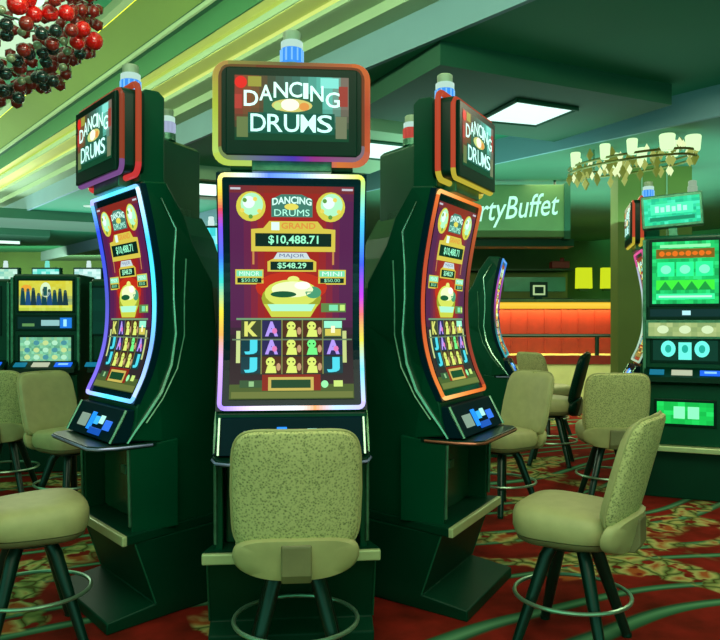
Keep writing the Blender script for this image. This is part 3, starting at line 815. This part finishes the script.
def blocks(seed, base, cols, n, m, dark=None):
    rnd = random.Random(seed)
    g = Gfx()
    g.grid(0, 0, 1, 1, n, m, lambda u, v: mixc(lin(base), lin(rnd.choice(cols)), rnd.random() * .55), 0)
    return g
def green_top():
    g = blocks(3, (30, 206, 150), [(90, 255, 210), (20, 160, 120), (60, 230, 150)], 14, 9)
    g.rect(.12, .22, .88, .62, (70, 245, 180), 1); [g.rect(.2 + .1 * i, .3 + .05 * (i % 2), .27 + .1 * i, .54, (170, 255, 226), 2) for i in range(6)]; g.rect(.1, .72, .9, .86, (16, 140, 100), 1); return g
def green_main():
    g = blocks(5, (20, 190, 96), [(60, 255, 150), (10, 120, 60), (40, 230, 110)], 16, 18)
    g.rect(.12, .05, .88, .1, (140, 250, 170), 1); g.rect(.06, .12, .94, .27, (120, 90, 20), 1)
    [g.ell(.15 + .1 * i, .195, .045, .045 - .012 * (i % 2), (226, 110, 20), 2, n=10) for i in range(8)]
    for i in range(3): g.rect(.08 + .29 * i, .33, .34 + .29 * i, .56, (40, 250, 150), 1); g.ell(.21 + .29 * i, .45, .08, .07, (130, 255, 200), 2)
    g.rect(.06, .62, .94, .78, (60, 236, 60), 1)
    for i in range(4): g.poly([(.1 + .2 * i, .78), (.2 + .2 * i, .64), (.3 + .2 * i, .78)], (20, 150, 60), 2)
    g.rect(.06, .84, .94, .93, (60, 255, 160), 1); g.rect(.1, .87, .9, .9, (190, 255, 220), 2); return g
def pay():
    g = blocks(8, (150, 176, 110), [(190, 206, 140), (110, 140, 90)], 12, 3)
    for i in range(3): g.ell(.2 + .3 * i, .5, .08, .3, (206, 230, 180), 1)
    return g
def reels():
    g = Gfx(); g.rect(0, 0, 1, 1, (4, 54, 40), 0)
    for i, x in enumerate((.24, .5, .76)):
        if i == 1: g.rect(x - .1, .1, x + .1, .95, (110, 250, 226), 1)
        else: g.ell(x, .42, .115, .4, (110, 255, 230), 1)
        g.ell(x, .42, .05, .2, (30, 170, 150), 2)
    return g
def belly_green():
    g = blocks(9, (20, 200, 80), [(10, 150, 60), (40, 240, 110)], 8, 5)
    g.rect(.3, .2, .5, .75, (140, 255, 190), 1); g.rect(.55, .2, .75, .75, (140, 255, 190), 1); return g
def dark_strip():
    g = Gfx(); g.rect(0, 0, 1, 1, (6, 44, 44), 0); g.rect(.46, .2, .58, .8, (180, 236, 240), 1); return g
def scene_yellow():
    g = Gfx()
    rnd = random.Random(4)
    g.grid(0, 0, 1, 1, 16, 10, lambda u, v: mixc(stops([(0, lin((206, 196, 40))), (.45, lin((190, 190, 60))), (.7, lin((50, 110, 110))), (.85, lin((206, 206, 60))), (1, lin((160, 190, 60)))], v), lin((220, 240, 120)), rnd.random() * .35), 0)
    for i in range(9):
        h = .3 + .22 * rnd.random(); x = .07 + .1 * i
        g.poly([(x - .05, .82), (x - .03, .82 - h), (x + .03, .82 - h), (x + .06, .82)], rnd.choice([(10, 60, 70), (24, 70, 120), (20, 50, 60)]), 1)
        g.ell(x, .8 - h, .03, .06, (60, 84, 70), 2, n=8)
    g.ell(.5, .3, .1, .25, (210, 236, 190), 1); g.rect(.46, .2, .53, .5, (20, 80, 80), 2); g.ell(.14, .25, .1, .12, (226, 160, 50), 1)
    return g
def scene_mint():
    g = blocks(12, (110, 180, 140), [(150, 230, 180), (60, 130, 100), (120, 200, 190), (180, 210, 130)], 18, 10)
    for i in range(5):
        for j in range(3): g.ell(.14 + .18 * i, .2 + .26 * j, .06, .09, [(170, 226, 190), (70, 140, 150), (190, 214, 140)][(i + j) % 3], 1, n=10)
    g.rect(.05, .86, .95, .95, (90, 170, 150), 1); return g
def info_strip():
    g = Gfx(); g.rect(0, 0, 1, 1, (6, 40, 36), 0); g.rect(.42, .25, .75, .75, (140, 190, 190), 1); g.rect(.76, .05, .97, .95, (30, 120, 220), 1); g.rect(.82, .2, .88, .8, (160, 230, 255), 2); g.rect(.08, .55, .3, .8, (90, 140, 80), 1); return g

Yr = 5.6
rightm = upright(cw((685 - 360) / F * Yr, Yr), -AL - R(24), 'upright slot machine with green screens and tilted green topper, beside the tall olive column', 'upright slot machines',
        [('main_screen', green_main(), 1.44, 1.90, .225, .0), ('info_strip', dark_strip(), 1.345, 1.40, .24, .0), ('pay_panel', pay(), 1.20, 1.30, .25, .03), ('reel_window', reels(), 1.02, 1.17, .22, .0), ('belly_screen', belly_green(), .56, .72, .19, .055)], top=1.95)
topper(rightm, 2.02, 2.27, .215, green_top(), R(-3), TRIM, cx=.02)
candle(rightm, 2.26, (150, 180, 150), x=.05)

Yl = 6.6
lm = upright(cw((46 - 360) / F * Yl, Yl), -AL + R(4), 'upright slot machine with a yellow street scene on its top screen, behind two stools', 'upright slot machines',
        [('top_screen', scene_yellow(), 1.40, 1.66, .225, .0), ('info_strip', info_strip(), 1.245, 1.345, .235, .0), ('main_screen', scene_mint(), .93, 1.17, .215, .0)], top=1.72)
dk1 = upright(cw((116 - 360) / F * (Yl + .05), Yl + .05), -AL + R(4), 'dark unlit slot machine cabinet between the yellow scene machine and the blue edged machine', 'upright slot machines', [('main_screen', blocks(2, (4, 44, 34), [(6, 60, 44)], 4, 4), 1.2, 1.6, .2, .0)], top=1.68, width=.42)
dk2 = upright(cw((-24 - 360) / F * (Yl + .05), Yl + .05), -AL + R(4), 'dark unlit slot machine at the edge of the picture beside the yellow scene machine', 'upright slot machines', [('main_screen', blocks(6, (4, 44, 34), [(6, 60, 44)], 4, 4), 1.2, 1.6, .2, .0)], top=1.68)
# farther machines whose lit tops show over the bank
for i, (px, Y, rgb) in enumerate([(2, 11.5, (170, 220, 190)), (44, 11.5, (90, 220, 200)), (86, 11.5, (200, 236, 230)), (209, 8.3, (60, 230, 240))]):
    lb = ['far slot machine top with a greenish white light, outermost above the yellow screen', 'far slot machine top with a teal display just above the yellow screen', 'far slot machine top with a bright white light beside the blue lit screen edge', 'far slot machine with a bright cyan topper glimpsed between the blue and rainbow edged machines'][i]
    m_ = upright(cw((px - 360) / F * Y, Y), -AL, lb, 'distant slot machines', [('main_screen', blocks(40 + i, (30, 120, 100), [(60, 180, 160), (20, 70, 60)], 6, 6), 1.2, 1.6, .2, .0)], top=1.9 if i < 3 else 1.82)
    g = blocks(50 + i, rgb, [(220, 255, 250), (60, 180, 170)], 6, 4)
    topper(m_, 1.92 if i < 3 else 1.95, 2.12 if i < 3 else 2.36, .22 if i < 3 else .2, g, 0, BLACK)
    candle(m_, 2.12 if i < 3 else 2.36, (220, 250, 245) if i != 1 else (120, 240, 220))

# ------------------------------------------------------------------ stools
def build_chair(loc, rz, label, group):
    root = empty('casino_stool', loc, rz, label, 'stool', group)
    def sq(hx, hy, n=32, e=3.0, cy=0.0, taper=0.0):
        out = []
        for k in range(n):
            a = 2 * PI * k / n
            c, s = math.cos(a), math.sin(a)
            x = hx * math.copysign(abs(c) ** (2 / e), c); y = hy * math.copysign(abs(s) ** (2 / e), s)
            out.append((x * (1 + taper * y / hy), y + cy))
        return out
    # seat cushion
    mb = MB()
    prof = [(.30, .452), (.80, .452), (.95, .460), (1.0, .485), (1.0, .525), (.96, .552), (.86, .568), (.6, .576), (.3, .578)]
    mb.rings([[(x, y, z + .010 * (y / .21) * (z > .46)) for x, y in sq(.225 * k, .215 * k, e=3.2, taper=.06)] for k, z in prof])
    st = mb.build('seat', TAN, root, smooth=True)
    mb = MB(); mb.rings([[(x, y, z) for x, y in sq(.222 * k, .212 * k, e=3.2, taper=.06)] for k, z in ((.5, .425), (.85, .428), (.93, .440), (.95, .456))]); mb.build('seat_pan', OLIVE, root, smooth=True)
    # backrest: padded front and speckled rear panel, bent and reclined
    def outline(k, n=44):
        pts = []
        for i in range(n):
            a = 2 * PI * i / n
            c, s = math.cos(a), math.sin(a)
            x = math.copysign(abs(c) ** (2 / 6.5), c); z = math.copysign(abs(s) ** (2 / 6.5), s)
            w = .221 * (1 - .06 * max(0, z) ** 2 - .02 * max(0, -z) ** 2)
            pts.append((x * w * k, z * .215 * k))
        return pts
    def bend(x, z, d):
        zz = .735 + z
        y = -.205 - (zz - .5) * .27 - .05 * ((zz - .5) / .45) ** 2 * 0 + .9 * x * x - d
        return (x, y, zz - .0 * d)
    mb = MB()
    mb.rings([[bend(x, z, d) for x, z in outline(k)] for k, d in ((.15, -.036), (.5, -.036), (.8, -.034), (.94, -.024), (.995, -.006), (1.0, .004))])
    mb.build('backrest', TAN, root, smooth=True)
    mb = MB()
    mb.rings([[bend(x, z, d) for x, z in outline(k)] for k, d in ((1.0, .004), (1.0, .014), (.97, .028), (.88, .034), (.5, .036), (.15, .036))])
    bp = mb.build('back_panel', FABRIC, root, smooth=True)
    mb = MB(); mb.tube([bend(x, z, .006) for x, z in outline(1.012)], .0055, 6, True); mb.build('piping', TAN, bp, smooth=True)
    # lower back wrap and bracket
    def shell(k, d, n=40):
        out = []
        for i in range(n):
            a = 2 * PI * i / n
            c, s_ = math.cos(a), math.sin(a)
            x = .222 * k * math.copysign(abs(c) ** (2 / 3.2), c); z = .078 * k * math.copysign(abs(s_) ** (2 / 3.0), s_)
            x *= 1 - .16 * max(0, -z / .078) ** 1.5
            out.append((x, -.235 + 1.0 * x * x - d - .25 * z, .495 + z))
        return out
    mb = MB(); mb.rings([shell(k, d) for k, d in ((.5, -.03), (.9, -.025), (1.0, -.01), (1.0, .012), (.93, .026), (.6, .030), (.2, .031))])
    mb.build('back_cradle', TAN, root, smooth=True)
    mb = MB(); mb.prism([(-.19, .412), (-.262, .418), (-.282, .45), (-.282, .55), (-.265, .562), (-.235, .55), (-.19, .43)], lambda q, s: ((.052 if s else -.052), q[0], q[1])); mb.build('back_bracket', OLIVE, root, bevel=.006)
    # swivel, legs, foot ring
    mb = MB(); mb.lathe([(.11, .398), (.12, .404), (.12, .426), (.06, .428)], 20); mb.build('swivel_plate', LEG, root, smooth=True)
    for k in range(4):
        a = PI / 4 + k * PI / 2
        d = Vector((math.cos(a), math.sin(a), 0))
        mb = MB()
        mb.tube([d * .085 + Vector((0, 0, .405)), d * .115 + Vector((0, 0, .36)), d * .246 + Vector((0, 0, .012))], .02, 10, rads=[.026, .028, .020])
        lg = mb.build('leg', LEG, root, smooth=True)
        mb = MB(); mb.lathe([(.021, 0), (.021, .014), (.018, .018)], 12, tuple(d * .248)); mb.build('foot_cap', BLACK, lg, smooth=True)
    mb = MB(); mb.tube([(.232 * math.cos(2 * PI * k / 40), .232 * math.sin(2 * PI * k / 40), .20) for k in range(40)], .0085, 8, True); mb.build('foot_ring', RING, root, smooth=True)
    return root

SG = 'tan padded stools'
st0 = build_chair((.022, 2.868, 0), 0, 'tan stool with speckled back turned to the viewer, at the rainbow edged machine', SG)
def stool(px, Y, rz, label):
    return place(st0, cw((px - 360) / F * Y, Y), rz - AL, label, SG)
stool(572, 3.12, R(57), 'tan stool seen from its side, in front of the orange edged machine')
stool(32, 3.16, R(-60), 'tan stool cut off by the picture edge, at the blue edged machine')
stool(70, 5.25, R(-122), 'tan stool whose back shows its smooth front, behind the blue edged machine')
stool(502, 5.3, R(122), 'tan stool just behind the shelf of the orange edged machine')
stool(609, 5.55, R(-6), 'tan stool with its back to us, between the orange edged and green screened machines')
stool(6, 5.8, R(6), 'tan stool with its back to us, in front of the yellow scene machine')
stool(548, 8.8, R(-58), 'small far stool beside the violet edged machine, in front of the red bar')
# dark chair farther back
Y = 7.0
dc = place(st0, cw((551 - 360) / F * Y, Y), R(70) - AL, 'dark backed chair with a tan seat, before the railing of the red bar', SG)
dc.scale = (1, 1, 1.08)
for nm in ('backrest', 'back_panel', 'piping', 'back_cradle'):
    for c in kids(dc, nm):
        c.data = c.data.copy(); c.data.materials[0] = BLACK

# ------------------------------------------------------------------ buffet bar behind
M_ = lambda X, Y: Matrix.Translation(cw(X, Y)) @ ROT
def cbox(mb, px0, px1, Y0, Y1, z0, z1, **k):
    mb.box((px0 - 360) / F * Y0, (px1 - 360) / F * Y0, Y0, Y1, z0, z1, M=ROT, **k)
mb = MB(); cbox(mb, 440, 760, 12.4, 18, 0, .72); pf = tag(mb.build('platform', CREAM), kind='structure')
mb = MB(); cbox(mb, 440, 800, 12.38, 12.42, .60, .74); tag(mb.build('trim_16', REDP), kind='structure')
ctr = cw((562 - 360) / F * 13.6, 13.6, .72)
bar = empty('bar_counter', ctr, -AL, 'long red bar counter lit from its top edge, under the buffet sign', 'bar counter')
mb = MB(); mb.box(-2.2, 1.05, 0, .6, 0, .86); mb.build('front', REDP, bar)
mb = MB(); mb.box(-2.25, 1.1, -.16, .65, .92, .97); mb.build('top', DARKW, bar, bevel=.01)
mb = MB(); mb.box(-2.2, 1.05, -.035, .0, .80, .915); mb.build('light_strip', glow('bar_strip', (236, 186, 40), 1.0), bar)
for x in [-2.1 + .3 * i for i in range(11)]:
    mb = MB(); mb.box(x - .012, x + .012, -.012, .002, .02, .80); mb.build('rib', REDP, bar)
def area(name, loc, rot, sx, sy, e, rgb):
    l = bpy.data.lights.new(name, 'AREA'); l.shape = 'RECTANGLE'; l.size = sx; l.size_y = sy; l.energy = e; l.color = rgb
    o = bpy.data.objects.new(name, l); COL.objects.link(o); o.location = loc; o.rotation_euler = rot; return o
area('bar_glow', cw((562 - 360) / F * 13.42 - .5, 13.42, 1.60), (R(32), 0, -AL), 3.2, .08, 40, (1, .7, .16))
# rail
rl = empty('railing', cw((560 - 360) / F * 12.55, 12.55, .72), -AL, 'dark thin railing on the platform in front of the red bar', 'railing')
mb = MB(); mb.tube([(-2.2, 0, .34), (1.6, 0, .34)], .03, 8); mb.build('rail', LEG, rl)
for px in (470, 597, 680):
    x = (px - 560) / F * 12.55
    mb = MB(); mb.tube([(x, 0, 0), (x, 0, .34)], .035, 8); mb.build('post', LEG, rl)
# monitor on the counter
mon = empty('counter_monitor', cw((539 - 360) / F * 13.75, 13.75, 1.69), -AL, 'small dark till monitor with a pale outlined screen on the bar counter', 'monitor')
mb = MB(); mb.box(-.16, .16, 0, .04, .04, .32); mb.build('housing', BLACK, mon, bevel=.01)
mb = MB(); mb.box(-.11, .11, -.012, 0, .08, .26); s_ = mb.build('screen', glow('till_screen', (190, 226, 160), .8), mon)
mb = MB(); mb.box(-.08, .08, -.018, -.012, .11, .23); mb.build('picture', BLACK, s_)
mb = MB(); mb.box(-.06, .06, .0, .1, 0, .045); mb.build('stand', BLACK, mon)
mb = MB(); mb.box(-.18, .18, 0, .25, 0, .14, mi=0); mb.lathe([(.05, .14), (.05, .2), (.03, .22)], 10, (.05, .1, 0))
o = mb.build('red_box', mat('red_card', (150, 50, 40), .5), bevel=.01); o.location = at(561, 268, 15.6); o.rotation_euler = (0, 0, -AL)
tag(o, 'small red container on the back shelf of the bar', 'container')
# back bar
bb = empty('back_bar', cw((540 - 360) / F * 15.7, 15.7, .72), -AL, 'olive back bar unit with long shelf behind the red counter', 'shelf unit')
mb = MB(); mb.box(-2.4, .65, 0, .5, 0, 1.05); mb.build('cupboard', DARKW, bb)
mb = MB(); mb.box(-2.4, .65, .3, .5, 1.05, 1.6); mb.build('back_panel', PANEL, bb)
mb = MB(); mb.box(-2.45, .7, -.05, .5, 1.62, 1.66); mb.build('shelf', DARKW, bb)
mb = MB(); mb.box(-.7, .6, .27, .3, 1.2, 1.5); mb.build('mirror', mat('back_mirror', (90, 150, 110), .2, .2), bb)
for px, lb in ((583, 'glowing yellow wall lamp over the bar, nearer the sign'), (608, 'glowing yellow wall lamp over the bar, nearer the olive column')):
    w = empty('wall_lamp', at(px, 290, 15.9), -AL, lb, 'lamp', 'yellow lamps over the bar')
    mb = MB(); mb.rings([[(hx * x, -.05 + hy * y, z) for x, y in ((-1, -1), (1, -1), (1, 1), (-1, 1))] for hx, hy, z in ((.16, .08, .03), (.15, .08, .46))]); mb.build('lamp_shade', glow('lamp_yellow', (206, 226, 30), 1.0), w)
    mb = MB(); mb.box(-.1, .1, -.06, .06, -.02, .03); mb.build('base', DARKW, w)
mb = MB(); cbox(mb, 440, 640, 16.4, 16.6, .72, 3.05); tag(mb.build('wall_bar', WALL), kind='structure')
# bulkhead under the sign
mb = MB(); cbox(mb, 470, 574, 9.3, 9.6, E + .90, E + .99); tag(mb.build('trim_17', CAB2), kind='structure')
# the sign
Ys = 9.2
sg = empty('buffet_sign', cw((525 - 360) / F * Ys, Ys, E + 1.0), -AL, 'olive sign board with white script lettering hung over the bar', 'sign')
k = Ys / F
mb = MB(); mb.box((448 - 525) * k, (568 - 525) * k, 0, .12, 0.0, .64); bo = mb.build('board', mat('sign_board', (74, 110, 62), .6, 0, .2, 2), sg, bevel=.01)
mb = MB(); mb.box((564 - 525) * k, (570 - 525) * k, -.02, .14, -.02, .66); mb.build('end_cap', SOFFIT, sg)
g = Gfx()
g.text('PartyBuffet', 458, 559, 201, 231, (176, 246, 214), 0, k=1.15, shear=.25, bold=.006, rise=9)
def signpt(x, y, l): return ((x - 525) * k, -.012, (245 - y) / F * Ys - .16 + .07)
lt = g.mesh(signpt).build('lettering', SCREEN, sg)
for px in (490, 556):
    mb = MB(); mb.tube([((px - 525) * k, .06, .64), ((px - 525) * k, .06, .705)], .015, 6); mb.build('hanger', LEG, sg)
# column
mb = MB(); cbox(mb, 618, 692, 8.4, 8.65, 0, E + 1.7); col = tag(mb.build('column', PANEL), kind='structure')
for px in (642, 667):
    mb = MB(); cbox(mb, px - .6, px + .6, 8.39, 8.40, 0, E + 1.7); tag(mb.build('trim_18' if px == 642 else 'trim_19', PLASTER2), kind='structure')

# ------------------------------------------------------------------ chandeliers
def ico(c, r, sub=2):
    bm = bmesh.new(); bmesh.ops.create_icosphere(bm, subdivisions=sub, radius=r)
    bm.verts.ensure_lookup_table()
    vs = [tuple(Vector(c) + v.co) for v in bm.verts]; fs = [tuple(v.index for v in f.verts) for f in bm.faces]
    bm.free(); return vs, fs
def bead_obj(name, r, m):
    mb = MB(); vs, fs = ico((0, 0, 0), r); mb.add(vs, fs); o = mb.build(name, m, smooth=True)
    for p in o.data.polygons: p.use_smooth = True
    d = o.data; bpy.data.objects.remove(o); return d
ch_c = at(-26, -22, 3.6)
ch = empty('beaded_chandelier', ch_c, 0, 'chandelier of hanging red and dark glass balls under the glowing ceiling', 'chandelier')
REDB = mat('red_glass', (224, 26, 22), .12, 0, .1, 20, coat=.6)
DRKB = mat('smoked_glass', (26, 46, 40), .1, 0, .1, 20, coat=.6)
BRNB = mat('ruby_glass', (140, 36, 28), .12, 0, .1, 20, coat=.6)
CLRB = mat('clear_glass_bead', (140, 150, 110), .1, .2, .1, 20, coat=.6)
dat = [bead_obj('bead', .038, REDB), bead_obj('bead', .03, DRKB), bead_obj('bead', .033, BRNB), bead_obj('bead', .02, CLRB), bead_obj('bead', .046, REDB)]
cnt = 0; rest = MB()
rnd = random.Random(11)
NB = 430
for i in range(NB):
    th = i * 2.39996
    zc = -1 + 1.15 * (i + .5) / NB
    rr_ = math.sqrt(max(0, 1 - zc * zc))
    rad = .56 + rnd.uniform(-.06, .03)
    pnt = Vector((rad * rr_ * math.cos(th), rad * rr_ * math.sin(th), rad * zc))
    low = pnt.z < -.30
    near = pnt.x > -.12 and pnt.y < .15
    if low: dt = dat[1] if rnd.random() < .5 else dat[2] if rnd.random() < .6 else dat[3]
    else: dt = dat[0] if rnd.random() < .5 else dat[4] if rnd.random() < .4 else dat[2]
    if near and cnt < 98:
        o = bpy.data.objects.new('bead', dt); COL.objects.link(o); o.parent = ch; o.location = pnt; cnt += 1
    elif pnt.x > -.3:
        vs, fs = ico(pnt, .032, 1); rest.add(vs, fs)
o = rest.build('bead_mass', BRNB, ch, smooth=True); o['kind'] = 'stuff'
mb = MB()
for rd, z in ((.42, -.30), (.53, -.05), (.2, -.45)):
    mb.tube([(rd * math.cos(2 * PI * k / 32), rd * math.sin(2 * PI * k / 32), z) for k in range(32)], .006, 5, True)
mb.build('ring_frame', CHROME, ch)
mb = MB(); mb.tube([(0, 0, -.2), (0, 0, E + 2.9 - ch_c.z)], .02, 8); mb.build('stem', CHROME, ch)
for k in range(6):
    a = 2 * PI * k / 6
    mb = MB(); vs, fs = ico((.28 * math.cos(a), .28 * math.sin(a), -.08), .045, 2); mb.add(vs, fs); mb.build('bulb', glow('chandelier_bulb', (210, 255, 220), 1.4), ch, smooth=True)

l = bpy.data.lights.new('bead_fill_light', 'POINT'); l.energy = 9; l.color = (1, .9, .7); l.shadow_soft_size = .1  # added fill light outside the chandelier, brightening the red beads
o = bpy.data.objects.new('bead_fill_light', l); COL.objects.link(o); o.location = ch_c + Vector((.75, -.75, -.1))
# crystal chandelier over the far machines
c0, c1 = cw((572 - 360) / F * 7.8, 7.8), cw((694 - 360) / F * 6.75, 6.75)
mid = (c0 + c1) / 2; mid.z = E + 1.39
dv = c1 - c0; Lh = dv.length / 2; ang = math.atan2(dv.y, dv.x)
cc = empty('crystal_chandelier', mid, ang, 'wide crystal chandelier with glowing lamps above the olive column', 'chandelier')
CRY = glow('crystal_glow', (176, 190, 96), .8); CRY2 = glow('crystal_dim', (128, 146, 56), .7); CRY3 = glow('crystal_bright', (236, 255, 190), 1.0)  # glass drops, no lamps: their lit sparkle is put in as emission
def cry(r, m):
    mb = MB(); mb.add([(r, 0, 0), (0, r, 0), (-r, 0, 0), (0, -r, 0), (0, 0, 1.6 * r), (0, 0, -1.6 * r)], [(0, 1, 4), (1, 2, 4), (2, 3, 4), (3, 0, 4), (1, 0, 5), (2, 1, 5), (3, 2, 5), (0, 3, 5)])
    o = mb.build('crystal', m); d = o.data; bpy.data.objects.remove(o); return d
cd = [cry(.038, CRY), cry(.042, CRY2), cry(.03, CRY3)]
rnd = random.Random(5)
for i in range(96):
    u = rnd.uniform(-1, 1); v = rnd.uniform(-1, 1)
    o = bpy.data.objects.new('crystal', cd[i % 3]); COL.objects.link(o); o.parent = cc
    o.location = (u * Lh, v * .3 * math.sqrt(max(.05, 1 - u * u)), rnd.uniform(.0, .22))
mb = MB()
for z in (.08, .13):
    mb.tube([(Lh * math.cos(2 * PI * k / 36), .32 * math.sin(2 * PI * k / 36), z) for k in range(36)], .012, 6, True)
mb.build('ring_frame', mat('brass_frame', (110, 110, 50), .3, .6), cc)
for i, u in enumerate((-.95, -.68, -.36, -.08, .1, .34, .62, .78, .96)):
    mb = MB(); w = .05 if i < 7 else .07
    y = (-.3 if i % 2 else .12) * math.sqrt(max(0, 1 - u * u))
    mb.lathe([(w * .75, .12), (w * .85, .13), (w, .25), (w * .9, .26)], 14, (u * Lh, y, 0)); mb.build('lamp_shade', glow('crystal_lamp', (214, 255, 190), 1.15), cc, smooth=True)
for u in (-.6, .6):
    mb = MB(); mb.tube([(u * Lh, 0, .1), (u * Lh, 0, .315)], .012, 6); mb.build('stem', CHROME, cc)

# ------------------------------------------------------------------ light
w = bpy.data.worlds.new('room_ambience'); sc.world = w; w.use_nodes = True
bg = w.node_tree.nodes['Background']; bg.inputs[0].default_value = (0.25, 1.0, 0.66, 1); bg.inputs[1].default_value = 1.05
area('ceiling_wash', (0.4, 0.2, 3.9), (R(18), 0, 0), 4, 3, 120, (1, .9, .66))
area('room_wash', cw(3.2, 5.2, 3.2), (0, 0, 0), 1.6, 1.2, 40, (1, .95, .66))
area('room_wash_back', cw(3.4, 10.5, 3.0), (0, 0, 0), 3, 3, 130, (1, 1, .6))
area('room_wash_far', cw(-4.5, 9.5, 3.1), (0, 0, 0), 3, 3, 130, (.9, 1, .8))
# added fill lights without fittings, brightening ceiling, far wall and cove steps
area('ceiling_fill', cw(1.5, -1.0, 1.2), (PI, 0, 0), 6, 3, 210, (.3, 1, .8))
area('ceiling_fill', cw(2.5, 9.0, 2.4), (PI, 0, 0), 5, 4, 150, (.5, 1, .8))
area('ceiling_fill', cw(-6.0, 14.0, 2.3), (PI, 0, 0), 8, 5, 340, (.85, 1, .95))
area('wall_fill', cw(-8.5, 19.8, 2.7), (R(80), 0, -AL), 7, .5, 170, (1, 1, .6))  # unseen fill added to brighten the far wall
for t, e in ((0, 54), (5, 54), (10, 60), (15, 60)):
    l = area('cove_fill', cp(2.0, t, 2.0), (0, 0, 0), 5, .15, e, (.88, 1, .6))  # unseen fill hung below the cove, added to brighten its steps
    d = cp(3.2, t, 2.35) - cp(2.0, t, 2.0)
    x = (cp(0, 1, 0) - cp(0, 0, 0)).normalized(); z = -d.normalized(); y = z.cross(x)
    l.matrix_world = Matrix.Translation(cp(2.0, t, 2.0)) @ Matrix((x, y, z)).transposed().to_4x4()

# ------------------------------------------------------------------ camera
cam = bpy.data.cameras.new('camera'); co = bpy.data.objects.new('camera', cam); COL.objects.link(co)
co.location = (0, 0, E); co.rotation_euler = (PI / 2, 0, -AL)
cam.sensor_fit = 'HORIZONTAL'; cam.sensor_width = 36; cam.lens = 36 * F / 720
cam.clip_start = .05; cam.clip_end = 100
sc.camera = co
vs_ = sc.view_settings
sc.display_settings.display_device = 'sRGB'
vs_.view_transform = 'Standard'; vs_.look = 'None'; vs_.exposure = 0; vs_.gamma = 1; vs_.use_curve_mapping = False
sc.cycles.use_denoising = True
